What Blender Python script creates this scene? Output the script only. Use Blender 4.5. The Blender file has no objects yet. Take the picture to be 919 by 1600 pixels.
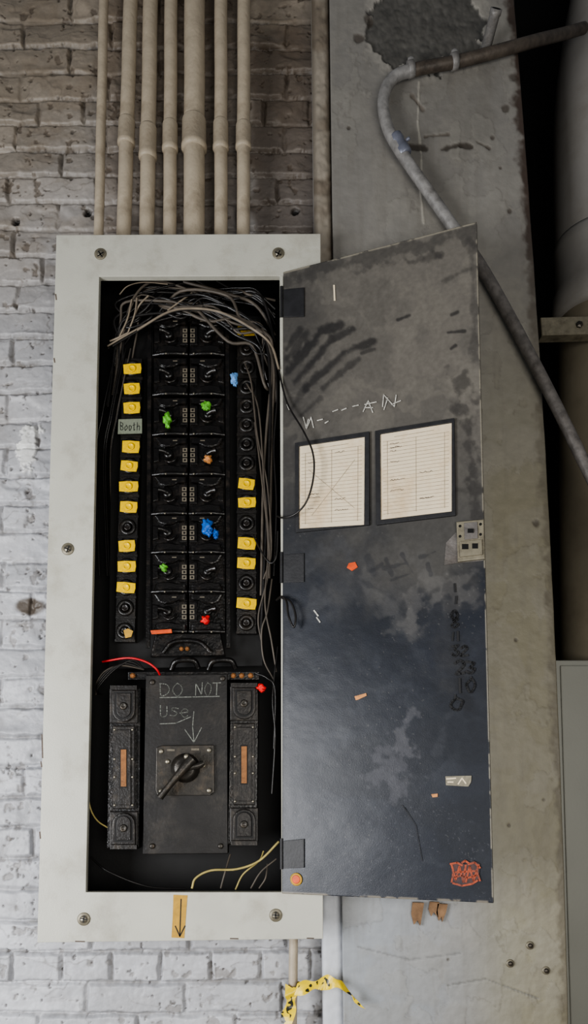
import bpy, bmesh, math, random
import numpy as np
from mathutils import Vector
random.seed(7)
V = Vector
# ---------------------------------------------------------------- camera model
F = 1155.0; CX = 459.5; CY = 1102.0; ZC = 1.4
PITCH = math.atan((1196-CY)/F)
C = V((0, -1.5, ZC))
RT = V((1,0,0)); UP = V((0,-math.sin(PITCH),math.cos(PITCH))); FW = V((0,math.cos(PITCH),math.sin(PITCH)))
scene = bpy.context.scene
try: scene.view_settings.look = 'AgX - Medium High Contrast'
except Exception: pass
cd = bpy.data.cameras.new("camera"); cam = bpy.data.objects.new("camera", cd)
scene.collection.objects.link(cam); scene.camera = cam
cam.location = C; cam.rotation_euler = (math.pi/2+PITCH, 0, 0)
cd.lens = F/1600*36; cd.sensor_width = 36; cd.shift_y = (CY-800)/1600; cd.clip_start = 0.02

class Map:
    """a real plane in the room; at() finds the point of the plane seen at a photo coordinate"""
    def __init__(s, pt, n): s.p = V(pt); s.n = V(n).normalized()
    def at(s, x, y, off=0.0):
        d = RT*((x-CX)/F) + UP*((CY-y)/F) + FW
        q = s.p + s.n*off
        return C + d*(((q-C).dot(s.n))/d.dot(s.n))
def YM(y): return Map((0,y,0),(0,-1,0))
def W(x,y,d): return YM(d).at(x,y)
def proj(P):
    v = P - np.array(C)
    zc = v@np.array(FW)
    return CX+F*v[...,0]/zc, CY-F*(v@np.array(UP))/zc

# ---------------------------------------------------------------- noise
rng = np.random.RandomState(3); TB = rng.rand(256,256)
def vn(x,y,seed=0):
    x = x+seed*17.31; y = y+seed*9.77
    xi = np.floor(x).astype(int); yi = np.floor(y).astype(int)
    fx = x-xi; fy = y-yi; fx = fx*fx*(3-2*fx); fy = fy*fy*(3-2*fy)
    g = lambda a,b: TB[a%256,b%256]
    return (g(xi,yi)*(1-fx)+g(xi+1,yi)*fx)*(1-fy)+(g(xi,yi+1)*(1-fx)+g(xi+1,yi+1)*fx)*fy
def fbm(x,y,o=4,seed=0):
    r=0;a=.5;t=0
    for i in range(o):
        r = r+a*vn(x*2**i,y*2**i,seed+i); t+=a; a*=.5
    return r/t
def ss(a,b,x):
    t = np.clip((x-a)/(b-a),0,1); return t*t*(3-2*t)
def lin(r,g,b):
    f=lambda c:(c/255/12.92) if c/255<=.04045 else ((c/255+.055)/1.055)**2.4
    return np.array([f(r),f(g),f(b)])
def mixc(a,b,t): return a*(1-t[...,None])+b*t[...,None]
def segd(X,Y,x0,y0,x1,y1):
    dx,dy=x1-x0,y1-y0; t=np.clip(((X-x0)*dx+(Y-y0)*dy)/(dx*dx+dy*dy+1e-9),0,1)
    return np.hypot(X-x0-t*dx,Y-y0-t*dy)

# ---------------------------------------------------------------- materials
def mat(name, c, rough=.6, metal=0, var=.25, nscale=40, bump=.15, bscale=180, attr=False, spec=.5, dirt=None, dirt_amt=.5, dscale=8, bdist=.002):
    m = bpy.data.materials.new(name); m.use_nodes=True
    nt=m.node_tree; N=nt.nodes; L=nt.links; b=N['Principled BSDF']
    b.inputs['Roughness'].default_value=rough; b.inputs['Metallic'].default_value=metal
    b.inputs['Specular IOR Level'].default_value=spec
    tc=N.new('ShaderNodeTexCoord')
    n1=N.new('ShaderNodeTexNoise'); n1.inputs['Scale'].default_value=nscale; n1.inputs['Detail'].default_value=6
    L.new(tc.outputs['Object'],n1.inputs['Vector'])
    mr=N.new('ShaderNodeMapRange'); mr.inputs['From Min'].default_value=.3; mr.inputs['From Max'].default_value=.7
    mr.inputs['To Min'].default_value=1-var; mr.inputs['To Max'].default_value=1+var
    L.new(n1.outputs['Fac'],mr.inputs['Value'])
    mul=N.new('ShaderNodeVectorMath'); mul.operation='SCALE'
    if attr:
        at=N.new('ShaderNodeAttribute'); at.attribute_name='Col'; src=at.outputs['Color']
    else:
        rg=N.new('ShaderNodeRGB'); rg.outputs[0].default_value=(c[0],c[1],c[2],1); src=rg.outputs[0]
    if dirt is not None:
        n3=N.new('ShaderNodeTexNoise'); n3.inputs['Scale'].default_value=dscale; n3.inputs['Detail'].default_value=8; n3.inputs['Roughness'].default_value=.7
        L.new(tc.outputs['Object'],n3.inputs['Vector'])
        r3=N.new('ShaderNodeMapRange'); r3.inputs['From Min'].default_value=.5; r3.inputs['From Max'].default_value=.72; r3.inputs['To Max'].default_value=dirt_amt
        L.new(n3.outputs['Fac'],r3.inputs['Value'])
        mx=N.new('ShaderNodeMix'); mx.data_type='RGBA'
        L.new(r3.outputs[0],mx.inputs['Factor']); L.new(src,mx.inputs['A']); mx.inputs['B'].default_value=(dirt[0],dirt[1],dirt[2],1)
        src=mx.outputs['Result']
    L.new(src,mul.inputs[0]); L.new(mr.outputs[0],mul.inputs['Scale']); L.new(mul.outputs[0],b.inputs['Base Color'])
    if bump>0:
        n2=N.new('ShaderNodeTexNoise'); n2.inputs['Scale'].default_value=bscale; n2.inputs['Detail'].default_value=6
        L.new(tc.outputs['Object'],n2.inputs['Vector'])
        bp=N.new('ShaderNodeBump'); bp.inputs['Strength'].default_value=bump; bp.inputs['Distance'].default_value=bdist
        L.new(n2.outputs['Fac'],bp.inputs['Height']); L.new(bp.outputs[0],b.inputs['Normal'])
    return m
M = {}
M['brick']=mat('painted_brick',(1,1,1),.48,var=.07,nscale=90,bump=.4,bscale=70,attr=True,bdist=.004)
M['plaster']=mat('painted_plaster',(1,1,1),.52,var=.06,nscale=45,bump=.35,bscale=70,attr=True,bdist=.003)
M['doorpaint']=mat('mottled_door_paint',(1,1,1),.36,var=.10,nscale=110,bump=.08,bscale=400,attr=True,spec=.45)
M['frame']=mat('frame_paint',lin(188,187,176),.4,var=.05,nscale=12,bump=.12,bscale=300,dirt=lin(128,118,100),dirt_amt=.45,dscale=9)
M['box']=mat('box_black',lin(10,9,9),.7,var=.3)
M['plastic']=mat('black_plastic',lin(18,16,15),.26,var=.4,nscale=60,bump=.45,bscale=200,dirt=lin(60,52,45),dirt_amt=.55,dscale=30,spec=.5)
M['plastic2']=mat('black_plastic_matte',lin(26,24,22),.34,var=.35,nscale=50,bump=.4,bscale=250,dirt=lin(66,57,48),dirt_amt=.5,dscale=22)
M['steel']=mat('dark_steel',lin(60,57,53),.36,.5,var=.3,nscale=50,bump=.3,dirt=lin(96,82,66),dirt_amt=.55,dscale=24)
M['plate']=mat('switch_plate',lin(31,29,28),.4,.2,var=.35,nscale=30,bump=.25,dirt=lin(74,68,61),dirt_amt=.5,dscale=11)
M['fuse']=mat('fuse_body_dusty',lin(34,31,29),.36,.2,var=.35,nscale=50,bump=.4,bscale=200,dirt=lin(88,80,70),dirt_amt=.55,dscale=26)
M['hinge']=mat('hinge_paint',lin(42,42,44),.5,.1,var=.25,nscale=50,bump=.2)
M['screw']=mat('screw_metal',lin(140,134,120),.35,.7,var=.3,nscale=200)
M['yellow']=mat('yellow_tag',np.array([.80,.52,.0]),.3,var=.12,nscale=150,bump=.1,dirt=np.array([.34,.2,.0]),dirt_amt=.4,dscale=120,spec=.35)
M['booth']=mat('pale_green_tag',lin(120,126,110),.6,var=.2,nscale=90,dirt=lin(70,68,58),dirt_amt=.8,dscale=90)
M['green']=mat('green_tape',lin(95,170,55),.45,var=.3,nscale=120,bump=.5)
M['blue']=mat('blue_tape',lin(20,92,180),.4,var=.3,nscale=120,bump=.5)
M['lblue']=mat('light_blue_tape',lin(110,160,215),.45,var=.2,nscale=120,bump=.5)
M['red']=mat('red_tape',lin(225,30,28),.45,var=.2,nscale=120,bump=.4)
M['orange']=mat('orange_tape',lin(205,80,30),.5,var=.25,nscale=90)
M['rust']=mat('emblem_rust',lin(160,72,42),.6,var=.4,nscale=140,dirt=lin(52,46,46),dirt_amt=1.0,dscale=55)
M['rustdark']=mat('emblem_ground',lin(70,46,44),.6,var=.35,nscale=140,dirt=lin(38,39,46),dirt_amt=1,dscale=45)
M['tan']=mat('tan_cap',lin(190,130,75),.5,var=.25,nscale=90)
M['copper']=mat('amber_window',lin(138,92,52),.4,.2,var=.35,nscale=90,dirt=lin(58,42,28),dirt_amt=1,dscale=50)
M['wgrey']=mat('wire_grey',lin(80,73,65),.5,var=.35,nscale=30)
M['wpale']=mat('wire_pale',lin(126,115,100),.6,var=.35,nscale=30)
M['wblack']=mat('wire_black',lin(30,28,27),.32,var=.3,nscale=60)
M['wyel']=mat('wire_yellow',lin(165,150,92),.5,var=.25,nscale=60)
M['wred']=mat('wire_red',lin(190,32,38),.4,var=.25,nscale=60)
M['conduit']=mat('painted_conduit',lin(176,164,145),.5,var=.12,nscale=25,bump=.5,bscale=120,dirt=lin(112,98,80),dirt_amt=.55,dscale=12)
M['galv']=mat('galvanised_pale',lin(138,136,134),.45,.1,var=.25,nscale=60,bump=.4,bscale=150,dirt=lin(78,70,62),dirt_amt=.7,dscale=12)
M['galvdark']=mat('galvanised_worn',lin(106,102,99),.5,.1,var=.3,nscale=60,bump=.5,bscale=150,dirt=lin(60,53,47),dirt_amt=.8,dscale=14)
M['galvbrown']=mat('stained_conduit',lin(84,76,68),.5,.1,var=.3,nscale=60,bump=.4,bscale=150,dirt=lin(44,38,34),dirt_amt=.7,dscale=12)
M['galvblue']=mat('galvanised_blue',lin(122,125,138),.4,.3,var=.2,nscale=60,dirt=lin(70,68,70),dirt_amt=.6,dscale=30)
M['dark']=mat('dark_gap',lin(12,11,11),.9,var=.2,bump=0)  # near-black fill for the shade inside the pipe end and latch cutouts
M['duct']=mat('duct_paint',lin(144,141,137),.5,var=.08,nscale=8,bump=.15,bscale=60,dirt=lin(105,98,88),dirt_amt=.5,dscale=4)
M['ductlow']=mat('duct_lower',lin(122,115,100),.5,var=.10,nscale=8,bump=.2,bscale=60,dirt=lin(90,81,68),dirt_amt=.5,dscale=5)
M['casing']=mat('casing_paint',lin(130,130,122),.5,var=.06,nscale=6,bump=.1)
M['beige']=mat('beige_metal',lin(130,124,108),.45,.3,var=.2,nscale=60,dirt=lin(72,64,53),dirt_amt=.7,dscale=40)
M['paper']=mat('aged_paper',lin(226,211,184),.8,var=.05,nscale=30,bump=.05,dirt=lin(185,156,115),dirt_amt=.6,dscale=14)
M['ink']=mat('brown_ink',lin(158,144,122),.8,var=.3,nscale=90,bump=0)
M['inkdark']=mat('dark_ink',lin(95,84,76),.8,var=.3,nscale=90,bump=0)
M['chalk']=mat('chalk',lin(112,114,108),.9,var=.6,nscale=300,bump=0)
M['white']=mat('white_marks',lin(190,188,180),.9,var=.4,nscale=200,bump=0)
M['black']=mat('black_marker',lin(12,12,15),.6,var=.3,nscale=200,bump=0)
M['masking']=mat('masking_tape',lin(182,142,52),.55,var=.15,nscale=80,bump=.2)
M['brownpaper']=mat('torn_brown_tape',lin(130,102,76),.8,var=.35,nscale=60,bump=.4)
M['rec']=mat('recess_wall',lin(16,14,13),.85,var=.3,nscale=8,bump=.4)  # near-black colour puts the darkness of the recess into its wall
M['floor']=mat('floor_concrete',lin(120,115,108),.8,var=.2,nscale=5,bump=.3)
M['beige2']=mat('index_squares',lin(104,97,84),.6,var=.35,nscale=200)
def caution_mat():
    m=mat('caution_tape',np.array([.85,.62,.02]),.3,var=.12,nscale=60,bump=.2)
    nt=m.node_tree;N=nt.nodes;L=nt.links
    tc=N.new('ShaderNodeTexCoord');w=N.new('ShaderNodeTexNoise');w.inputs['Scale'].default_value=70;w.inputs['Detail'].default_value=1
    L.new(tc.outputs['Object'],w.inputs['Vector'])
    r=N.new('ShaderNodeMapRange');r.inputs['From Min'].default_value=.64;r.inputs['From Max'].default_value=.66
    L.new(w.outputs['Fac'],r.inputs['Value'])
    b=N['Principled BSDF'];src=b.inputs['Base Color'].links[0].from_socket
    mx=N.new('ShaderNodeMix');mx.data_type='RGBA';mx.inputs['B'].default_value=(.03,.03,.02,1)
    L.new(r.outputs[0],mx.inputs['Factor']);L.new(src,mx.inputs['A']);L.new(mx.outputs['Result'],b.inputs['Base Color'])
    return m
M['caution']=caution_mat()

# ---------------------------------------------------------------- object helpers
ORG={}
def place(o, org, parent):
    org=V(org); ORG[o.name]=org
    if parent is not None:
        o.parent=parent; o.location=org-ORG[parent.name]
    else: o.location=org
def tag(o,label,cat,group=None):
    o['label']=label; o['category']=cat
    if group: o['group']=group
def empty(name,org,parent=None):
    o=bpy.data.objects.new(name,None); o.empty_display_size=.05
    scene.collection.objects.link(o); place(o,org,parent); return o
def smooth_path(pts,n=8):
    P=[V(p) for p in pts]; out=[]
    Q=[P[0]*2-P[1]]+P+[P[-1]*2-P[-2]]
    for i in range(1,len(Q)-2):
        a,b,c,d=Q[i-1:i+3]
        for k in range(n):
            t=k/n
            out.append(.5*((2*b)+(c-a)*t+(2*a-5*b+4*c-d)*t*t+(3*b-a-3*c+d)*t**3))
    out.append(P[-1]); return out
class MB:
    def __init__(s): s.v=[];s.f=[];s.m=[];s.s=[]
    def add(s,vs,fs,mi=0,sm=False):
        k=len(s.v); s.v+= [tuple(v) for v in vs]
        for f in fs: s.f.append([i+k for i in f]); s.m.append(mi); s.s.append(sm)
    def prism(s,pts,m,o0,o1,mi=0,bev=0):
        fr=[m.at(p[0],p[1],o1) for p in pts]; n=len(fr); d=o1-o0
        c=sum(fr,V((0,0,0)))/n
        bk=[p-m.n*d for p in fr]
        if bev>0:
            rings=[bk]
            for k in range(4):
                a=k/3*math.pi/2; dep=bev*(1-math.sin(a)); ins=bev*1.3*(1-math.cos(a))
                rings.append([p-m.n*dep+(c-p)*min(.4,ins/max(1e-6,(c-p).length)) for p in fr])
            vs=[v for r in rings for v in r]; R_=len(rings)
            s.add(vs,[list(range((R_-1)*n,R_*n)),list(range(n))[::-1]]+[[0*n+i,(i+1)%n,n+(i+1)%n,n+i] for i in range(n)],mi)
            k0=len(s.v)-len(vs)
            for r in range(1,R_-1):
                for i in range(n):
                    j=(i+1)%n; s.f.append([k0+r*n+i,k0+r*n+j,k0+(r+1)*n+j,k0+(r+1)*n+i]); s.m.append(mi); s.s.append(False)
            return
        vs=bk+fr; fs=[list(range(n,2*n)),list(range(n))[::-1]]
        for i in range(n): j=(i+1)%n; fs.append([i,j,n+j,n+i])
        s.add(vs,fs,mi)
    def rect(s,x0,y0,x1,y1,m,o0,o1,mi=0,bev=0): s.prism([(x0,y0),(x1,y0),(x1,y1),(x0,y1)],m,o0,o1,mi,bev)
    def lathe(s,c,ax,prof,seg=20,mi=0,sm=True):
        c=V(c);ax=V(ax).normalized();a=ax.orthogonal().normalized();b=ax.cross(a)
        vs=[];fs=[]
        for r,h in prof:
            for i in range(seg):
                t=2*math.pi*i/seg; vs.append(c+ax*h+a*(r*math.cos(t))+b*(r*math.sin(t)))
        for k in range(len(prof)-1):
            for i in range(seg):
                j=(i+1)%seg; fs.append([k*seg+i,k*seg+j,(k+1)*seg+j,(k+1)*seg+i])
        fs.append(list(range(seg))[::-1]); fs.append([(len(prof)-1)*seg+i for i in range(seg)])
        s.add(vs,fs,mi,sm)
    def tube(s,pts,r,seg=12,mi=0,n=8,sm=True,cap=True,mfun=None):
        P=smooth_path(pts,n) if n>1 else [V(p) for p in pts]; K=len(P)
        R=r if hasattr(r,'__len__') else [r]*2
        vs=[];fs=[]; a=None
        for k in range(K):
            t=(P[min(k+1,K-1)]-P[max(k-1,0)]).normalized()
            if a is None: a=t.orthogonal().normalized()
            a=(a-t*a.dot(t)).normalized(); b=t.cross(a)
            u=k/(K-1)*(len(R)-1); i0=min(int(u),len(R)-2); rr=R[i0]*(1-u+i0)+R[i0+1]*(u-i0)
            for i in range(seg):
                q=2*math.pi*i/seg; vs.append(P[k]+a*(rr*math.cos(q))+b*(rr*math.sin(q)))
        for k in range(K-1):
            for i in range(seg):
                j=(i+1)%seg; fs.append([k*seg+i,k*seg+j,(k+1)*seg+j,(k+1)*seg+i])
        f0=len(s.m)
        s.add(vs,fs,mi,sm)
        if mfun:
            for k in range(K-1):
                for i in range(seg): s.m[f0+k*seg+i]=mfun(k/(K-1),i)
        if cap: s.add(vs[:seg],[list(range(seg))],mi); s.add(vs[-seg:],[list(range(seg))],mi)
    def blob(s,c,rad,mi=0,amp=.35,seed=0):
        rd=random.Random(seed); bm=bmesh.new(); bmesh.ops.create_icosphere(bm,subdivisions=3,radius=1)
        ph=[rd.uniform(0,6) for _ in range(6)]
        vs=[]
        for v in bm.verts:
            p=v.co; k=1+amp*(math.sin(p.x*4+ph[0])*math.sin(p.z*5+ph[1])+.5*math.sin(p.z*9+ph[2]+p.x*6))
            vs.append(V(c)+V((p.x*rad[0]*k,p.y*rad[1]*k,p.z*rad[2]*k)))
        s.add(vs,[[v.index for v in f.verts] for f in bm.faces],mi,True); bm.free()
    def stroke(s,lines,m,off,w,mi=0):
        for L in lines:
            for (x0,y0),(x1,y1) in zip(L[:-1],L[1:]):
                dx,dy=x1-x0,y1-y0; l=math.hypot(dx,dy)
                if l<1e-6: continue
                ex,ey=dx/l*w*.35,dy/l*w*.35; nx,ny=-dy/l*w/2,dx/l*w/2
                q=[(x0-ex+nx,y0-ey+ny),(x0-ex-nx,y0-ey-ny),(x1+ex-nx,y1+ey-ny),(x1+ex+nx,y1+ey+ny)]
                s.add([m.at(a,b,off) for a,b in q],[[0,1,2,3]],mi)
    def obj(s,name,mats,parent=None,org=None,bevel=0,normals=True):
        me=bpy.data.meshes.new(name)
        if org is None:
            a=np.array(s.v); org=V(tuple((a.min(0)+a.max(0))/2))
        org=V(org)
        me.from_pydata([(x-org.x,y-org.y,z-org.z) for x,y,z in s.v],[],s.f)
        for k in mats: me.materials.append(M[k])
        me.polygons.foreach_set('material_index',s.m); me.polygons.foreach_set('use_smooth',s.s)
        if normals:
            bm=bmesh.new(); bm.from_mesh(me); bmesh.ops.recalc_face_normals(bm,faces=bm.faces); bm.to_mesh(me); bm.free()
        o=bpy.data.objects.new(name,me); scene.collection.objects.link(o); place(o,org,parent)
        if bevel:
            b=o.modifiers.new('bevel','BEVEL'); b.width=bevel; b.segments=2; b.limit_method='ANGLE'
        return o
def clone(o,delta,parent):
    c=o.copy(); scene.collection.objects.link(c)
    org=ORG[o.name]+delta; ORG[c.name]=org; c.parent=parent
    c.location=org-(ORG[parent.name] if parent else V((0,0,0))); return c
def gridobj(name,P,col,mt,back,org=(0,0,0),parent=None):
    """sheet of points P[nv,nu,3] with colours, closed towards `back` (vector)"""
    nv,nu=P.shape[:2]; org=np.array(org)
    vs=(P-org).reshape(-1,3); idx=np.arange(nv*nu).reshape(nv,nu)
    q=np.stack([idx[:-1,:-1],idx[:-1,1:],idx[1:,1:],idx[1:,:-1]],-1).reshape(-1,4).tolist()
    cor=[P[0,0],P[0,-1],P[-1,-1],P[-1,0]]
    bk=np.array([c+np.array(back) for c in cor])-org
    vs=np.concatenate([vs,bk]); k=nv*nu
    e=[idx[0,:].tolist(),idx[:,-1].tolist(),idx[-1,::-1].tolist(),idx[::-1,0].tolist()]
    for i in range(4): q.append(e[i][::-1]+[k+i,k+(i+1)%4])
    q.append([k+3,k+2,k+1,k])
    me=bpy.data.meshes.new(name); me.from_pydata(vs.tolist(),[],q)
    at=me.color_attributes.new('Col','FLOAT_COLOR','POINT')
    cc=np.ones((len(vs),4)); cc[:k,:3]=np.clip(col.reshape(-1,3),0,1); cc[k:,:3]=np.clip(col[[0,0,-1,-1],[0,-1,-1,0]],0,1)
    at.data.foreach_set('color',cc.ravel()); me.materials.append(M[mt])
    sm=np.ones(len(q),bool); sm[-5:]=False; me.polygons.foreach_set('use_smooth',sm)
    bm=bmesh.new(); bm.from_mesh(me); bmesh.ops.recalc_face_normals(bm,faces=bm.faces); bm.to_mesh(me); bm.free()
    o=bpy.data.objects.new(name,me); scene.collection.objects.link(o); place(o,org,parent); return o

# ---------------------------------------------------------------- brick wall
YW=.155
xs=np.concatenate([np.arange(-1.3,-.72,.008),np.arange(-.72,.125,.0022)])
zs=np.concatenate([np.arange(0,.78,.01),np.arange(.78,3.25,.0022),np.arange(3.25,4.2,.01)])
X,Z=np.meshgrid(xs,zs)
wx=X+(fbm(X*22,Z*22,3,1)-.5)*.009; wz=Z+(fbm(X*5,Z*10,3,5)-.5)*.012+(fbm(X*35,Z*35,3,6)-.5)*.004
H=.0665; row=np.floor(wz/H); hd=(row%6==2)
bl=np.where(hd,.108,.213); offs=np.where(row%2==0,0,.5)*bl+vn(row*3.3,row*0,2)*.05
bx_=(wx+5+offs)/bl; bi=np.floor(bx_)
dx=np.minimum(bx_-bi,1-(bx_-bi))*bl; dz=np.minimum(wz/H-row,1-(wz/H-row))*H
rag=(fbm(X*50,Z*50,4,9)-.5)
d=np.minimum(dx*1.15,dz)+rag*.008
prof=ss(.0005,.0085,d)
rnd=TB[(bi*7+row*13).astype(int)%256,(row*5+bi*3).astype(int)%256]
rnd2=TB[(bi*11+row*3).astype(int)%256,(row*9+bi*5).astype(int)%256]
lump=fbm(X*18,Z*18,3,13); fine=fbm(X*130,Z*130,3,4)
flk=fbm(X*10+7,Z*18,4,71); flake=ss(.52,.53,flk)+ss(.66,.67,flk)
tilt=(rnd2-.5)*.09*((wz/H-row)-.5)*H*2
fill=ss(.48,.68,fbm(X*9,Z*13,3,90))
hgt=prof*(.007+.006*rnd)*(1-.55*fill)+(lump-.5)*.005+(fine-.5)*.0010+flake*.0008*prof+tilt
pit=ss(.70,.72,fbm(X*42,Z*42,4,21)); hgt=hgt-pit*.0025
hole=ss(.78,.80,fbm(X*75,Z*75,3,25)); hgt-=hole*.003
P=np.stack([X,YW-hgt,Z],-1); PX,PY=proj(P)
up=ss(800,40,PY+160*(fbm(X*5,Z*5,3,8)-.5)+.25*(PX-100))
col=mixc(lin(182,183,187),lin(144,134,121),up)  # grime tint plus dimmer top corners, both put into the brick colour
col=col*(0.86+.22*rnd2[...,None])*(.95+.10*flake[...,None]/2)
st=ss(.5,.72,fbm(X*12,Z*18,4,30)); col=mixc(col,lin(128,116,101),st*(.10+.45*up))
joint=(1-ss(.0005,.0048,d))*(1-.7*fill)
col=mixc(col,lin(84,78,71),joint*ss(.28,.5,fbm(X*26,Z*26,4,40))*(.55+.35*up))
col=mixc(col,lin(96,86,75),pit*(.45+.35*up)); col=mixc(col,lin(60,53,47),hole*.7)
rimf=ss(.512,.52,flk)*ss(.536,.528,flk); col=mixc(col,lin(105,97,88),rimf*.35)
brownzone=ss(385,400,PX+30*(lump-.5))*ss(392,372,PY)*ss(20,80,PY+60*(lump-.5))
col=mixc(col,lin(80,68,57),brownzone*.7)  # darker, browner brick between the conduits and the corner
midb=ss(150,170,PX)*ss(395,380,PX)*ss(372,360,PY); col=mixc(col,lin(106,94,82),midb*.5)
br=ss(1.0,.6,np.hypot((PX-45)/26,(PY-948)/17)+(lump-.5)*1.2); col=mixc(col,lin(88,80,72),br)
wd=ss(1.0,.8,np.hypot((PX-45-(PY-690)*-.1)/15,(PY-695)/30)+(lump-.5)*2+(fine-.5)); col=mixc(col,lin(215,215,212),wd)
for (hx,hy) in ((462,330),(137,332),(25,345)):
    hh=ss(8,4,np.hypot(PX-hx,PY-hy)+(fine-.5)*5); col=mixc(col,lin(25,22,20),hh); hgt=hgt-hh*.01
P[...,1]=YW-hgt-wd*.006
w=gridobj('wall_back',P,col,'brick',(0,.1,0)); w['kind']='structure'

# ---------------------------------------------------------------- plaster pilaster
ys=np.concatenate([np.linspace(-560,-6,30),np.arange(0,1601,2.0),np.linspace(1606,2225,40)])
def colR(y):
    yy=np.clip(y,0,1600); r=803+.083*yy-1.87e-5*yy*yy
    return r+(y-yy)*.03
U=np.linspace(0,1,200)
PYg=np.repeat(ys[:,None],len(U),1); L_=515+22*PYg/1600; R_=colR(PYg)
PXg=L_+(R_-L_)*U
YC=.06
dr=np.stack([(PXg-CX)/F, np.full_like(PXg,0)+math.cos(PITCH)-math.sin(PITCH)*(CY-PYg)/F, math.sin(PITCH)+math.cos(PITCH)*(CY-PYg)/F],-1)
t=(YC+1.5)/dr[...,1]; P=np.array(C)+dr*t[...,None]
n1=fbm(PXg/60,PYg/60,5,3); n2=fbm(PXg/14,PYg/14,4,6); n3=fbm(PXg/120,PYg/200,4,11); n4=fbm(PXg/9,PYg/90,4,33)
col=np.ones(P.shape)*lin(130,127,122)
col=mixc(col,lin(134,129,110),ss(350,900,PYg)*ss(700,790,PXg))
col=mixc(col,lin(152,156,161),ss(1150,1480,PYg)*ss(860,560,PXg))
col=mixc(col,lin(146,142,134),ss(.52,.6,n1)*.22)
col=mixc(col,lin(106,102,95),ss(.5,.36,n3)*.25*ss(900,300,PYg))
col=mixc(col,lin(108,103,95),ss(.55,.72,n4)*.15)
flk=fbm(PXg/45+9,PYg/60,5,81); flake=ss(.55,.56,flk); rim_=ss(.54,.55,flk)*ss(.565,.555,flk)
col=mixc(col,lin(150,147,139),flake*.16); col=mixc(col,lin(90,84,76),rim_*.2)
disp=(n1-.5)*.004+(n2-.5)*.0010+flake*.0005
e=np.hypot((PXg-672)/92,(PYg-42)/66)+(n2-.5)*.6+(n1-.5)*.65
pt=ss(1.03,1.0,e); n5=fbm(PXg/7,PYg/7,4,44); n6=fbm(PXg/30,PYg/24,4,47)
col=mixc(col,lin(86,84,80)*(.45+.7*n5[...,None]+.5*n6[...,None]),pt); disp-=pt*(.005+.005*(n5-.5)+.008*(n6-.5))
rim=ss(1.3,1.1,e)*(1-pt)*ss(.42,.58,n2); col=mixc(col,lin(172,167,158),rim*.5)
def crack(pts,wd,c,a=1,dp=.002):
    global col,disp
    for (x0,y0),(x1,y1) in zip(pts[:-1],pts[1:]):
        k=ss(wd,wd*.4,segd(PXg,PYg,x0,y0,x1,y1)+(n2-.5)*wd*1.8); col=mixc(col,c,k*a); disp=disp-k*dp
crack([(655,128),(653,190),(659,250),(657,300),(662,350)],2.2,lin(170,166,156),.7,-.001)
crack([(640,228),(665,232)],6,lin(66,60,53),.9); crack([(690,234),(720,226),(738,230)],6,lin(66,60,53),.9)
crack([(745,222),(765,232)],4,lin(76,68,60),.8)
crack([(665,213),(700,210)],3,lin(85,76,66),.7)
crack([(645,150),(660,170)],4,lin(95,85,75),.6)
crack([(740,600),(752,640),(748,700)],1.6,lin(85,80,72),.6); crack([(560,1480),(640,1500),(720,1490)],1.5,lin(110,110,110),.6)
crack([(700,1540),(760,1530),(840,1560)],1.5,lin(100,100,98),.6)
for (x,y,r) in [(770,215,5),(782,262,4),(797,330,5),(803,120,9),(790,170,6),(838,818,7),(806,1000,3),(850,1250,3),(700,1500,3),(560,60,8),(575,30,8),(735,395,4),(545,200,3),(796,1290,3)]:
    k=ss(1.2,.7,np.hypot(PXg-x,PYg-y)/r+(n2-.5)*1.6); col=mixc(col,lin(72,64,56),k*.75); disp-=k*.0015
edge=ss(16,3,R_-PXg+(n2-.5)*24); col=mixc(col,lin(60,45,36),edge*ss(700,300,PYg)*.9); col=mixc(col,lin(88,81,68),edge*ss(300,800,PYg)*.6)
P[...,1]-=disp
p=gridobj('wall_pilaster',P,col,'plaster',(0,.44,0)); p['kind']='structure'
# plaster strip in the corner between brick and pilaster
ys2=np.concatenate([np.linspace(-560,-6,20),np.arange(0,1601,2.5),np.linspace(1606,2160,30)])
T=np.linspace(-1,1,21); TT,YY=np.meshgrid(T,ys2)
cx=501+20*YY/1600; hw=14+2*YY/1600
PXs=cx+hw*TT; rd_=np.where(YY<900,.022,.006); yd=.088-rd_*(1-np.abs(TT)**4)
nn=fbm(PXs/10,YY/10,4,17); nb=fbm(PXs/40,YY/40,3,19)
dr=np.stack([(PXs-CX)/F, math.cos(PITCH)-math.sin(PITCH)*(CY-YY)/F, math.sin(PITCH)+math.cos(PITCH)*(CY-YY)/F],-1)
P=np.array(C)+dr*((yd+1.5)/dr[...,1])[...,None]; P[...,1]-=(nn-.5)*.008*np.where(YY<900,1,.3)
col=mixc(np.ones(P.shape)*lin(146,138,126),lin(198,201,207),ss(500,1400,YY)); col=mixc(col,lin(100,88,74),ss(.5,.7,nb)*.6*ss(900,300,YY))
tr=gridobj('trim_1',P,col,'plaster',(0,.06,0)); tr['kind']='structure'
b=MB(); zt=4.6; b.add([(.3,.5,0),(2.2,.5,0),(2.2,.5,zt),(.3,.5,zt),(.3,.55,0),(2.2,.55,0),(2.2,.55,zt),(.3,.55,zt)],[[0,1,2,3],[4,5,6,7],[0,1,5,4],[2,3,7,6],[0,3,7,4],[1,2,6,5]])
o=b.obj('wall_recess',['rec']); o['kind']='structure'
b=MB(); b.add([(-3,-4,0),(3,-4,0),(3,.6,0),(-3,.6,0),(-3,-4,-.1),(3,-4,-.1),(3,.6,-.1),(-3,.6,-.1)],[[0,1,2,3],[4,5,6,7],[0,1,5,4],[2,3,7,6],[0,3,7,4],[1,2,6,5]])
o=b.obj('floor',['floor']); o['kind']='structure'

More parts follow.
